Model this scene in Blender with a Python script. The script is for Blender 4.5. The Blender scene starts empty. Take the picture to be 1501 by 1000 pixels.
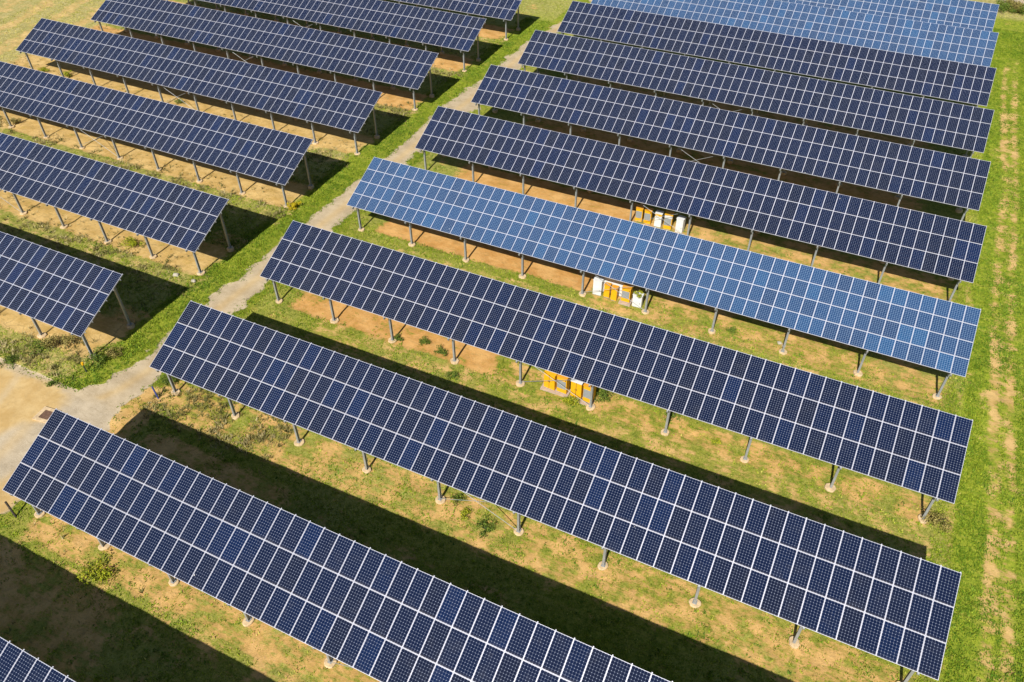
import bpy, math, random
import numpy as np
from mathutils import Matrix, Vector
C = bpy.context.scene
COL = C.collection
rng = np.random.default_rng(7)
random.seed(5)

# ------------------------------------------------------------------ camera
F, PITCH, YAW, ROLL = 1154.06, 0.731865, 0.452638, -0.004799
CAM = np.array([6.558, -8.937, 42.820])
cp, sp, cy_, sy_ = math.cos(PITCH), math.sin(PITCH), math.cos(YAW), math.sin(YAW)
fwd = np.array([-sy_*cp, cy_*cp, -sp]); right0 = np.array([cy_, sy_, 0.0]); up0 = np.cross(right0, fwd)
right = math.cos(ROLL)*right0 + math.sin(ROLL)*up0
up = -math.sin(ROLL)*right0 + math.cos(ROLL)*up0
cd = bpy.data.cameras.new('camera'); cam = bpy.data.objects.new('camera', cd); COL.objects.link(cam)
cam.matrix_world = Matrix(((right[0], up[0], -fwd[0], CAM[0]), (right[1], up[1], -fwd[1], CAM[1]),
                           (right[2], up[2], -fwd[2], CAM[2]), (0, 0, 0, 1)))
cd.sensor_fit = 'HORIZONTAL'; cd.sensor_width = 36.0; cd.lens = F/1501*36.0
cd.clip_start = 0.5; cd.clip_end = 3000
C.camera = cam
# ------------------------------------------------------------------ light
SAZ, SEL = -0.063, 0.7684           # direction the shadows run, height of the sun
w = bpy.data.worlds.new('World'); C.world = w; w.use_nodes = True
nt = w.node_tree; nt.nodes.clear()
sky = nt.nodes.new('ShaderNodeTexSky'); sky.sky_type = 'NISHITA'; sky.sun_disc = False
sky.sun_elevation = SEL; sky.sun_rotation = math.pi + SAZ
sky.air_density = 1.0; sky.dust_density = 0.6; sky.ozone_density = 1.5
bg = nt.nodes.new('ShaderNodeBackground'); bg.inputs[1].default_value = 0.057
wo = nt.nodes.new('ShaderNodeOutputWorld')
nt.links.new(sky.outputs[0], bg.inputs[0]); nt.links.new(bg.outputs[0], wo.inputs[0])
sd = bpy.data.lights.new('sun', 'SUN'); sd.energy = 4.8; sd.angle = math.radians(0.53); sd.color = (1.0, 0.95, 0.86)
sun = bpy.data.objects.new('sun', sd); COL.objects.link(sun)
dv = Vector((math.sin(SAZ)*math.cos(SEL), math.cos(SAZ)*math.cos(SEL), -math.sin(SEL)))
sun.rotation_euler = dv.to_track_quat('-Z', 'Y').to_euler(); sun.location = (0, -30, 60)
C.view_settings.view_transform = 'Standard'; C.view_settings.look = 'None'
C.view_settings.exposure = 0.37; C.view_settings.gamma = 1.0

def proj(P):
    P = np.atleast_2d(P) - CAM
    z = P @ fwd
    return np.stack([750.5 + F*(P @ right)/z, 500 - F*(P @ up)/z], 1)

# ------------------------------------------------------------------ materials
def newmat(name):
    m = bpy.data.materials.new(name); m.use_nodes = True
    n = m.node_tree; n.nodes.clear()
    o = n.nodes.new('ShaderNodeOutputMaterial'); b = n.nodes.new('ShaderNodeBsdfPrincipled')
    n.links.new(b.outputs[0], o.inputs[0])
    return m, n, b
def nd(n, t, **kw):
    x = n.nodes.new(t)
    for k, v in kw.items(): setattr(x, k, v)
    return x
def mth(n, op, a, b=None, c=None, clamp=False):
    x = nd(n, 'ShaderNodeMath', operation=op, use_clamp=clamp)
    for i, v in enumerate((a, b, c)):
        if v is None: continue
        if isinstance(v, (int, float)): x.inputs[i].default_value = v
        else: n.links.new(v, x.inputs[i])
    return x.outputs[0]
def ramp(n, v, lo, hi):
    x = nd(n, 'ShaderNodeMapRange', interpolation_type='SMOOTHSTEP')
    n.links.new(v, x.inputs[0]); x.inputs[1].default_value = lo; x.inputs[2].default_value = hi
    return x.outputs[0]
def mix(n, f, a, b):
    x = nd(n, 'ShaderNodeMix', data_type='RGBA')
    if isinstance(f, (int, float)): x.inputs[0].default_value = f
    else: n.links.new(f, x.inputs[0])
    for i, v in ((6, a), (7, b)):
        if isinstance(v, tuple): x.inputs[i].default_value = (*v, 1)
        else: n.links.new(v, x.inputs[i])
    return x.outputs[2]
def noise(n, co, scale, detail=3, rough=0.6, dist=0.0):
    x = nd(n, 'ShaderNodeTexNoise'); n.links.new(co, x.inputs['Vector'])
    x.inputs['Scale'].default_value = scale; x.inputs['Detail'].default_value = detail
    x.inputs['Roughness'].default_value = rough; x.inputs['Distortion'].default_value = dist
    return x.outputs['Fac']
def plain(name, col, rough=0.6, metal=0.0, var=0.15, scale=6.0, dark=None, bump=0.0):
    m, n, b = newmat(name)
    tc = nd(n, 'ShaderNodeTexCoord')
    f = noise(n, tc.outputs['Object'], scale, 4)
    f2 = noise(n, tc.outputs['Object'], scale*7, 2)
    f = mth(n, 'ADD', mth(n, 'MULTIPLY', f, 0.7), mth(n, 'MULTIPLY', f2, 0.3))
    f = ramp(n, f, 0.35, 0.68)
    d = dark or tuple(c*(1-var*1.6) for c in col)
    n.links.new(mix(n, f, d, col), b.inputs['Base Color'])
    b.inputs['Roughness'].default_value = rough; b.inputs['Metallic'].default_value = metal
    if bump:
        bp = nd(n, 'ShaderNodeBump'); bp.inputs['Strength'].default_value = bump; bp.inputs['Distance'].default_value = 0.02
        n.links.new(f, bp.inputs['Height']); n.links.new(bp.outputs[0], b.inputs['Normal'])
    return m
ALU = plain('anodised_aluminium', (0.66, 0.66, 0.74), 0.45, 0.25, 0.06, 3)
GALV = plain('galvanised_steel', (0.42, 0.44, 0.45), 0.5, 0.35, 0.18, 5)
CONC = plain('sandy_concrete', (0.72, 0.53, 0.31), 0.9, 0, 0.22, 5, bump=0.5)
YEL = plain('yellow_paint', (0.80, 0.42, 0.01), 0.45, 0, 0.05, 4)
YEL_SH = plain('shaded_yellow_paint', (0.78, 0.36, 0.03), 0.5, 0, 0.1, 4)  # yellow cabinet roofs, with the shade of the tables painted into the colour
WHI = plain('white_paint', (0.74, 0.75, 0.76), 0.45, 0, 0.07, 3)
GRY = plain('grey_panel', (0.30, 0.32, 0.33), 0.5, 0, 0.1, 10)
DGR = plain('dark_plastic', (0.03, 0.03, 0.033), 0.5, 0, 0.2, 10)
PINK = plain('pinkish_plinth', (0.50, 0.38, 0.30), 0.9, 0, 0.15, 5, bump=0.3)
RUST = plain('rusty_lid', (0.20, 0.11, 0.07), 0.8, 0.1, 0.3, 9, bump=0.3)
ROCK = plain('pale_rock', (0.52, 0.47, 0.38), 0.9, 0, 0.2, 8, bump=0.5)
BLUP = plain('blue_plastic', (0.05, 0.07, 0.26), 0.5, 0, 0.15, 8)
BARK = plain('weathered_wood', (0.07, 0.055, 0.045), 0.9, 0, 0.3, 10)
BACK = plain('backsheet', (0.35, 0.35, 0.36), 0.6, 0, 0.04, 2)

def cellmat(name, src, cols, cut, line, edge=0.485, linecol=(0.55, 0.6, 0.72)):
    """cols: darkest, typical, bluest cell colours; uv counts cells"""
    m, n, b = newmat(name)
    uv = nd(n, 'ShaderNodeUVMap'); uv.uv_map = 'UVMap'
    fr = nd(n, 'ShaderNodeVectorMath', operation='FRACTION'); n.links.new(uv.outputs[0], fr.inputs[0])
    sb = nd(n, 'ShaderNodeVectorMath', operation='SUBTRACT'); n.links.new(fr.outputs[0], sb.inputs[0]); sb.inputs[1].default_value = (0.5, 0.5, 0)
    ab = nd(n, 'ShaderNodeVectorMath', operation='ABSOLUTE'); n.links.new(sb.outputs[0], ab.inputs[0])
    sx = nd(n, 'ShaderNodeSeparateXYZ'); n.links.new(ab.outputs[0], sx.inputs[0])
    dia = mth(n, 'GREATER_THAN', mth(n, 'ADD', sx.outputs[0], sx.outputs[1]), cut)
    lin = mth(n, 'GREATER_THAN', mth(n, 'MAXIMUM', sx.outputs[0], sx.outputs[1]), edge)
    msk = mth(n, 'MAXIMUM', dia, mth(n, 'MULTIPLY', lin, line))
    if src == 'object':
        r = nd(n, 'ShaderNodeObjectInfo').outputs['Random']
    else:
        a = nd(n, 'ShaderNodeAttribute'); a.attribute_name = 'tone'; r = a.outputs['Fac']
    # per cell variation
    fl = nd(n, 'ShaderNodeVectorMath', operation='FLOOR'); n.links.new(uv.outputs[0], fl.inputs[0])
    cx = nd(n, 'ShaderNodeCombineXYZ'); n.links.new(r, cx.inputs[2])
    sc = nd(n, 'ShaderNodeVectorMath', operation='MULTIPLY'); n.links.new(cx.outputs[0], sc.inputs[0]); sc.inputs[1].default_value = (97, 97, 97)
    ad = nd(n, 'ShaderNodeVectorMath', operation='ADD'); n.links.new(fl.outputs[0], ad.inputs[0]); n.links.new(sc.outputs[0], ad.inputs[1])
    wn = nd(n, 'ShaderNodeTexWhiteNoise'); n.links.new(ad.outputs[0], wn.inputs['Vector'])
    t1 = mth(n, 'ADD', mth(n, 'MULTIPLY', r, 0.93), mth(n, 'MULTIPLY', wn.outputs['Value'], 0.07))
    cr = nd(n, 'ShaderNodeValToRGB'); n.links.new(t1, cr.inputs[0])
    e = cr.color_ramp.elements
    e[0].position = 0.0; e[0].color = (*cols[0], 1); e[1].position = 1.0; e[1].color = (*cols[2], 1)
    for p, c in ((0.35, tuple(a*0.65+b_*0.35 for a, b_ in zip(cols[1], cols[0]))), (0.82, cols[1])):
        q = e.new(p); q.color = (*c, 1)
    tc = nd(n, 'ShaderNodeTexCoord'); g = nd(n, 'ShaderNodeNewGeometry')
    dirt = ramp(n, noise(n, g.outputs['Position'], 1.3, 4, 0.65), 0.45, 0.85)
    c0 = mix(n, mth(n, 'MULTIPLY', dirt, 0.05), cr.outputs[0], (0.20, 0.19, 0.17))
    sv = nd(n, 'ShaderNodeSeparateXYZ'); n.links.new(uv.outputs[0], sv.inputs[0])
    low = mth(n, 'MULTIPLY', mth(n, 'SUBTRACT', 1.0, ramp(n, sv.outputs[1], -0.1, 0.9)), 0.07)
    cA = mix(n, low, mix(n, msk, c0, linecol), (0.42, 0.36, 0.27))
    vo = nd(n, 'ShaderNodeTexVoronoi'); n.links.new(g.outputs['Position'], vo.inputs['Vector']); vo.inputs['Scale'].default_value = 0.75
    sr = nd(n, 'ShaderNodeSeparateColor'); n.links.new(vo.outputs['Color'], sr.inputs[0])
    spot = mth(n, 'MULTIPLY', mth(n, 'LESS_THAN', vo.outputs['Distance'], 0.028), mth(n, 'GREATER_THAN', sr.outputs[0], 0.80))
    n.links.new(mix(n, mth(n, 'MULTIPLY', spot, 0.8), cA, (0.75, 0.74, 0.70)), b.inputs['Base Color'])
    b.inputs['Roughness'].default_value = 0.16; b.inputs['IOR'].default_value = 1.45
    n.links.new(mth(n, 'ADD', mth(n, 'MULTIPLY', dirt, 0.12), 0.12), b.inputs['Roughness'])
    return m
DK = ((0.006, 0.009, 0.026), (0.0035, 0.009, 0.036), (0.003, 0.013, 0.057))
BL = ((0.011, 0.032, 0.095), (0.012, 0.050, 0.142), (0.012, 0.070, 0.185))
M_DK_O = cellmat('mono_cells_object', 'object', DK, 0.89, 0.30, 0.478, (0.42, 0.48, 0.62))
M_DK_S = cellmat('mono_cells_stuff', 'attr', DK, 0.89, 0.30, 0.478, (0.42, 0.48, 0.62))
M_BL_O = cellmat('poly_cells_object', 'object', BL, 0.92, 1.0, 0.462, (0.27, 0.37, 0.52))
M_BL_S = cellmat('poly_cells_stuff', 'attr', BL, 0.92, 1.0, 0.462, (0.27, 0.37, 0.52))

# ------------------------------------------------------------------ mesh helpers
class MB:
    def __init__(s): s.v = []; s.f = []; s.m = []; s.uv = {}; s.mats = []
    def mi(s, mat):
        if mat not in s.mats: s.mats.append(mat)
        return s.mats.index(mat)
    def face(s, idx, mat, uv=None):
        if uv: s.uv[len(s.f)] = uv
        s.f.append(idx); s.m.append(s.mi(mat))
    def box(s, a, b, mat, M=None, taper=0.0):
        (x0, y0, z0), (x1, y1, z1) = a, b
        o = len(s.v); t = taper
        P = [(x0, y0, z0), (x1, y0, z0), (x1, y1, z0), (x0, y1, z0), (x0+t, y0+t, z1), (x1-t, y0+t, z1), (x1-t, y1-t, z1), (x0+t, y1-t, z1)]
        if M is not None: P = [tuple(M @ Vector(p)) for p in P]
        s.v += P
        for q in ((0, 3, 2, 1), (4, 5, 6, 7), (0, 1, 5, 4), (1, 2, 6, 5), (2, 3, 7, 6), (3, 0, 4, 7)):
            s.face([o+i for i in q], mat)
        return s
    def tube(s, pts, r, mat, n=6):
        """round bar through the points"""
        o = len(s.v); K = len(pts)
        for k, p in enumerate(pts):
            p = Vector(p); a = Vector(pts[max(k-1, 0)]); b = Vector(pts[min(k+1, K-1)])
            d = (b-a).normalized(); u = d.orthogonal().normalized(); q = d.cross(u)
            rr = r[k] if isinstance(r, (list, tuple)) else r
            for i in range(n):
                t = 2*math.pi*i/n
                s.v.append(tuple(p + (u*math.cos(t)+q*math.sin(t))*rr))
        for k in range(K-1):
            for i in range(n):
                s.face([o+k*n+i, o+k*n+(i+1) % n, o+(k+1)*n+(i+1) % n, o+(k+1)*n+i], mat)
        s.face([o+i for i in range(n)][::-1], mat); s.face([o+(K-1)*n+i for i in range(n)], mat)
        return s
    def disc(s, c, r, h, mat, n=18, jit=0.06, seed=0):
        """low rough-cast round pad"""
        g = random.Random(seed); o = len(s.v)
        R = [r*(1+g.uniform(-jit, jit)) for _ in range(n)]
        for z, k in ((-0.25, 1.03), (h*0.75, 1.0), (h, 0.90)):
            for i in range(n):
                t = 2*math.pi*i/n
                s.v.append((c[0]+R[i]*k*math.cos(t), c[1]+R[i]*k*math.sin(t), c[2]+z))
        s.v.append((c[0], c[1], c[2]+h*1.05))
        for l in range(2):
            for i in range(n): s.face([o+l*n+i, o+l*n+(i+1) % n, o+(l+1)*n+(i+1) % n, o+(l+1)*n+i], mat)
        for i in range(n): s.face([o+2*n+i, o+2*n+(i+1) % n, o+3*n], mat)
        return s
    def mesh(s, name):
        me = bpy.data.meshes.new(name); me.from_pydata(s.v, [], s.f)
        for m in s.mats: me.materials.append(m)
        me.polygons.foreach_set('material_index', s.m)
        if s.uv:
            u = me.uv_layers.new(name='UVMap')
            for fi, q in s.uv.items():
                for li, c in zip(me.polygons[fi].loop_indices, q): u.data[li].uv = c
        me.update(); return me
    def obj(s, name, parent=None, loc=(0, 0, 0), rot=(0, 0, 0)):
        return link(name, s.mesh(name), parent, loc, rot)
def link(name, me, parent=None, loc=(0, 0, 0), rot=(0, 0, 0), scale=(1, 1, 1)):
    o = bpy.data.objects.new(name, me); COL.objects.link(o)
    o.parent = parent; o.location = loc; o.rotation_euler = rot; o.scale = scale
    return o
def dup(o, parent, loc=None, rot=None, scale=None):
    c = o.copy(); COL.objects.link(c); c.parent = parent
    if loc is not None: c.location = loc
    if rot is not None: c.rotation_euler = rot
    if scale is not None: c.scale = scale
    return c
def thing(name, label, cat, loc, group=None, rot=(0, 0, 0)):
    o = bpy.data.objects.new(name, None); COL.objects.link(o); o.location = loc; o.rotation_euler = rot
    o.empty_display_size = 0.3
    return tag(o, label, cat, group)
def tag(o, label, cat, group=None, kind=None):
    if label: o['label'] = label
    if cat: o['category'] = cat
    if group: o['group'] = group
    if kind: o['kind'] = kind
    return o

# ------------------------------------------------------------------ ground
R_ROWS = [(-35.55, -7.82, 53.45, 0), (-35.44, 4.51, 53.45, 0), (-35.40, 16.84, 53.43, 0), (-35.20, 29.00, 53.32, 0), (-34.99, 41.25, 53.18, 1),
          (-34.87, 53.43, 53.09, 0), (-34.70, 65.46, 52.94, 0), (-34.50, 77.47, 52.77, 0), (-34.28, 89.28, 52.51, 0),
          (-34.15, 101.14, 52.38, 1), (-34.10, 112.18, 52.20, 1)]
L_ROWS = [(-95.85, 17.05, 53.30, 0), (-95.70, 29.27, 53.25, 0), (-95.50, 41.63, 53.10, 0), (-94.80, 53.70, 52.71, 0),
          (-94.63, 65.71, 52.78, 0), (-94.45, 78.20, 52.62, 0), (-94.25, 90.28, 52.62, 0)]
def axis(lo, hi, st, far):
    a = np.arange(lo, hi+st/2, st); g = [st]; o = []
    x = 0
    while x < far: g.append(g[-1]*1.5); x += g[-1]; o.append(x)
    o = np.array(o)
    return np.concatenate([(lo-o)[::-1], a, hi+o])
gx = axis(-118, 27, 0.26, 500); gy = axis(-11, 146, 0.26, 500)
X, Y = np.meshgrid(gx, gy)
def vnoise(x, y, s, seed):
    r = np.random.default_rng(seed); T = r.random((256, 256))
    u = x/s; v = y/s; i = np.floor(u).astype(int); j = np.floor(v).astype(int)
    fu = u-i; fv = v-j; fu = fu*fu*(3-2*fu); fv = fv*fv*(3-2*fv)
    a = T[i % 256, j % 256]; b = T[(i+1) % 256, j % 256]; c = T[i % 256, (j+1) % 256]; d = T[(i+1) % 256, (j+1) % 256]
    return (a*(1-fu)+b*fu)*(1-fv)+(c*(1-fu)+d*fu)*fv
def fbm(x, y, s, seed, o=4):
    t = 0; a = 1; n = 0
    for k in range(o): t = t+a*vnoise(x, y, s/2**k, seed+k); n += a; a *= 0.55
    return t/n
def sm(x, a, b):
    t = np.clip((x-a)/(b-a), 0, 1); return t*t*(3-2*t)
PL = np.array([(-36, -39.9), (3, -60), (13.0, -60), (14.6, -50.4), (14.5, -47.7), (14.0, -44.5), (14.7, -42.0), (16.1, -40.8), (19, -40.2), (22, -40.2), (27.5, -40.8), (32.5, -40.2), (40.7, -40.4),
               (47, -40.1), (56, -40.3), (61, -40.2), (68.6, -40.6), (74.6, -40.1), (84, -40.2), (93, -39.6), (103, -39.0), (125, -38.4)])
PR = np.array([(3.8, -36.8), (5.8, -36.8), (12.7, -36.4), (14.5, -37.2), (17.8, -37.0), (27, -36.9), (42, -36.7), (55, -36.9), (70, -36.6), (84, -36.9), (125, -36.6)])
def masks(X, Y):
    n1 = fbm(X, Y, 3.0, 11); n2 = fbm(X, Y, 0.9, 31, 3); n3 = fbm(X, Y, 9.0, 51); nr = (n1-0.5)*1.3+(n2-0.5)*1.2
    # path between the two blocks, opening into the clearing lower left
    l = np.interp(Y, PL[1:, 0], PL[1:, 1]); r = np.interp(Y, PR[:, 0], PR[:, 1])
    ins = np.minimum(X-l, r-X)
    far = sm(Y, 92, 106)
    path = sm(ins+nr*(1.2+0.9*far)-far*1.1, -0.55, 0.7)
    clear = sm(np.minimum(-36.9-X, 14.2-Y)+nr*0.9, -0.2, 0.5)
    gravel = np.maximum(path, clear)
    # yellower where nobody drives
    band = np.abs(X+39.0+np.clip(12.5-Y, 0, 30)*0.55)
    sandy = clear*sm(band+n1*3, 3.6, 5.6) + path*(1-clear)*(0.15+0.45*np.exp(-((X-(l+r)/2)/0.45)**2))
    rr_ = np.hypot(X+62, Y-6); sandy = np.clip(sandy+clear*(0.6*np.exp(-((rr_-17.5)/0.35)**2)+0.5*np.exp(-((rr_-15.7)/0.3)**2)+0.4*np.exp(-((rr_-20.3)/0.5)**2)-0.4*np.exp(-((rr_-16.6)/0.4)**2)), 0, 1)
    # bare soil
    dirt = np.zeros_like(X); hue = np.zeros_like(X)       # hue 0 orange .. 1 sand yellow
    yl = np.array([r_[1] for r_ in R_ROWS])
    def strip(y0, a, b, soft=0.9): return sm(Y-y0, a-soft, a)*(1-sm(Y-y0, b, b+soft))
    R_ = (X > -36.3) & (X < 19.2)
    def put(m, s, xr=None, hu=0.0):
        nonlocal dirt, hue
        if xr is not None: m = m*sm(X, xr[0]-1.5, xr[0]+1)*(1-sm(X, xr[1]-1, xr[1]+1.5))
        m = m*s; hue = np.where(m > dirt, hu, hue); dirt = np.maximum(dirt, m)
    put(strip(-7.82, 4.5, 10.5), 0.62, (-40, -24), 0.35)
    put(strip(-7.82, 6, 9), 0.35, (-24, 18), 0.3)
    put(strip(4.51, 6.3, 9.3), 0.62, (-34, -21), 0.35)
    put(strip(4.51, 6.3, 8.8), 0.36, (-21, -2), 0.3)
    put(strip(4.51, 8.0, 12.5), 0.75, (-37.5, -34.4), 0.4)
    put(strip(4.51, -0.6, 1.4), 0.60, (-35, 18), 0.25)
    put(strip(4.51, -2.6, -0.6), 0.42, (-35, 18), 0.3)
    put(strip(4.51, -3.2, -1.6), 0.5, (-36, -30), 0.5)
    put(strip(16.84, -1.4, 1.7), 0.55, (-36, 18), 0.25)
    put(strip(29.0, 0.9, 3.2), 0.82, (-33.5, -14), 0.0)
    put(strip(29.0, 0.6, 2.4), 0.55, (-14, 18), 0.2)
    put(strip(29.0, -2.2, 0.6), 0.46, (-30, 18), 0.4)
    put(strip(41.25, 1.6, 5.2), 0.97, (-33, -11), 0.0)
    put(strip(41.25, 0.2, 4.5), 0.55, (-11, 18), 0.25)
    put(strip(41.25, -2.4, -0.2), 0.44, (-30, 18), 0.6)
    put(strip(53.43, 0.8, 4.2), 0.92, (-31, -11), 0.1)
    put(strip(53.43, 0.8, 4.2), 0.6, (-11, 18), 0.2)
    for y0 in (65.46, 77.47): put(strip(y0, 2, 7), 0.7, (-30, 14), 0.0)
    for i, r_ in enumerate(L_ROWS):
        put(strip(r_[1], 0.7, 4.6), 0.90, (-100, -43.6), 0.75 if i < 4 else 0.12)
        put(strip(r_[1], -2.2, 0.4, 0.9), 0.40, (-100, -42), 0.9)
    for i in (1, 2): put(strip(L_ROWS[i][1]-12.3, 4.4, 6.6), 0.6, (-47, -43), 0.3)
    # ruts along the fence side on the right
    wob = 0.25*np.sin(Y/7.0)+0.5*(n1-0.5)
    rut = np.exp(-((X-21.10+wob)/0.50)**2)+np.exp(-((X-22.35+wob*0.5)/0.45)**2)+0.35*np.exp(-((X-21.7)/0.6)**2)
    rut = np.clip(rut, 0, 1)*(1-sm(Y, 108, 120))*(0.82+0.45*(n3-0.5)+0.4*(n2-0.5))
    put(rut, 0.72, None, 0.6)
    put(sm(-X, 95.8, 98)*sm(Y, 47, 52)*(0.46+0.22*np.sin((X+0.30*Y)*1.15+n1*2.5)), 1.0, None, 0.9)
    put(np.exp(-((X-18.9)/0.5)**2)*((Y > 10) & (Y < 60)), 0.42, None, 0.4)
    # dry field on the far left
    field = sm(-X, 95.8, 99.5)*sm(Y, 47, 52)
    fur = 0.5+0.5*np.sin((X+0.28*Y)*2.2+n1*3)
    straw = field*(0.9+0.35*(fur-0.3))
    # scrub tone on the berms and strips
    straw = np.maximum(straw, (0.50+0.6*(n3-0.5))*((X < -43.5))*(1-field))
    straw = np.maximum(straw, 0.62*sm(Y, 96, 104)*((X < -39.5) & (X > -60)))
    straw = np.maximum(straw, (0.24+0.6*(n3-0.4))*R_)
    # dirt road in the far corner
    road = sm(Y-137.3+(X-20)*0.75+nr*0.6, 0, 0.8)
    straw = np.maximum(straw, 0.9*sm(Y-128.5, 0, 3)*(1-road))
    d2 = np.clip(dirt, 0, 1)
    scatter = 0.10+0.35*sm(n3*0.5+n1*0.5, 0.50, 0.72)
    d2 = np.maximum(d2, scatter*(1-np.exp(-((X+41.5)/2)**2)))
    gr = (1-sm(d2+nr*0.5, 0.30, 0.75))*(1-gravel)*(1-road)
    lush = np.clip(0.55*np.exp(-((X+41.9)/1.9)**2)*(Y > 13.5) + sm(X, 18.2, 19.5)*0.9 + (Y > 92)*(X > -60)*(X < -37)*0.5 + 0.25*n3, 0, 1)
    return dict(gravel=gravel, sandy=sandy, dirt=d2, hue=hue, straw=np.clip(straw, 0, 1), road=road, grass=gr, lush=lush, n1=n1, n2=n2)
K = masks(X, Y)
inner = sm(np.minimum(np.minimum(X+118, 27-X), np.minimum(Y+11, 146-Y)), 0, 4)
Z = ((fbm(X, Y, 4.0, 71)-0.5)*0.16 + (fbm(X, Y, 0.8, 81, 2)-0.5)*0.10*(1-K['gravel']*0.8) + K['grass']*0.05 - K['gravel']*0.05)*inner - 0.03
for r_ in L_ROWS:      # cut bank under the front edge of the left tables
    b = np.exp(-((Y-(r_[1]+1.6))/1.3)**2)*((X > -97) & (X < -44))
    Z = Z + 0.10*b*(K['n2']-0.2)
# wheel marks in the clearing
Rr = np.hypot(X+62, Y-6); Z = Z - 0.05*np.exp(-((Rr-17.5)/0.3)**2) - 0.05*np.exp(-((Rr-15.6)/0.3)**2)
nx, ny = len(gx), len(gy)
VV = np.stack([X.ravel(), Y.ravel(), Z.ravel()], 1)
ii, jj = np.meshgrid(np.arange(nx-1), np.arange(ny-1))
q0 = (jj*nx+ii).ravel(); FQ = np.stack([q0, q0+1, q0+nx+1, q0+nx], 1)
def bulk(name, V, Fc, mats, attrs=None, smooth=True, mi=None):
    me = bpy.data.meshes.new(name); k = Fc.shape[1]
    me.vertices.add(len(V)); me.vertices.foreach_set('co', V.astype(np.float32).ravel())
    me.loops.add(Fc.size); me.loops.foreach_set('vertex_index', Fc.astype(np.int32).ravel())
    me.polygons.add(len(Fc)); me.polygons.foreach_set('loop_start', (np.arange(len(Fc))*k).astype(np.int32))
    me.polygons.foreach_set('loop_total', np.full(len(Fc), k, np.int32))
    me.polygons.foreach_set('use_smooth', np.full(len(Fc), smooth))
    for m in mats: me.materials.append(m)
    if mi is not None: me.polygons.foreach_set('material_index', mi.astype(np.int32))
    for an, (dom, val) in (attrs or {}).items():
        a = me.attributes.new(an, 'FLOAT', dom); a.data.foreach_set('value', val.astype(np.float32).ravel())
    me.update(calc_edges=True); me.validate(); return me

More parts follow.
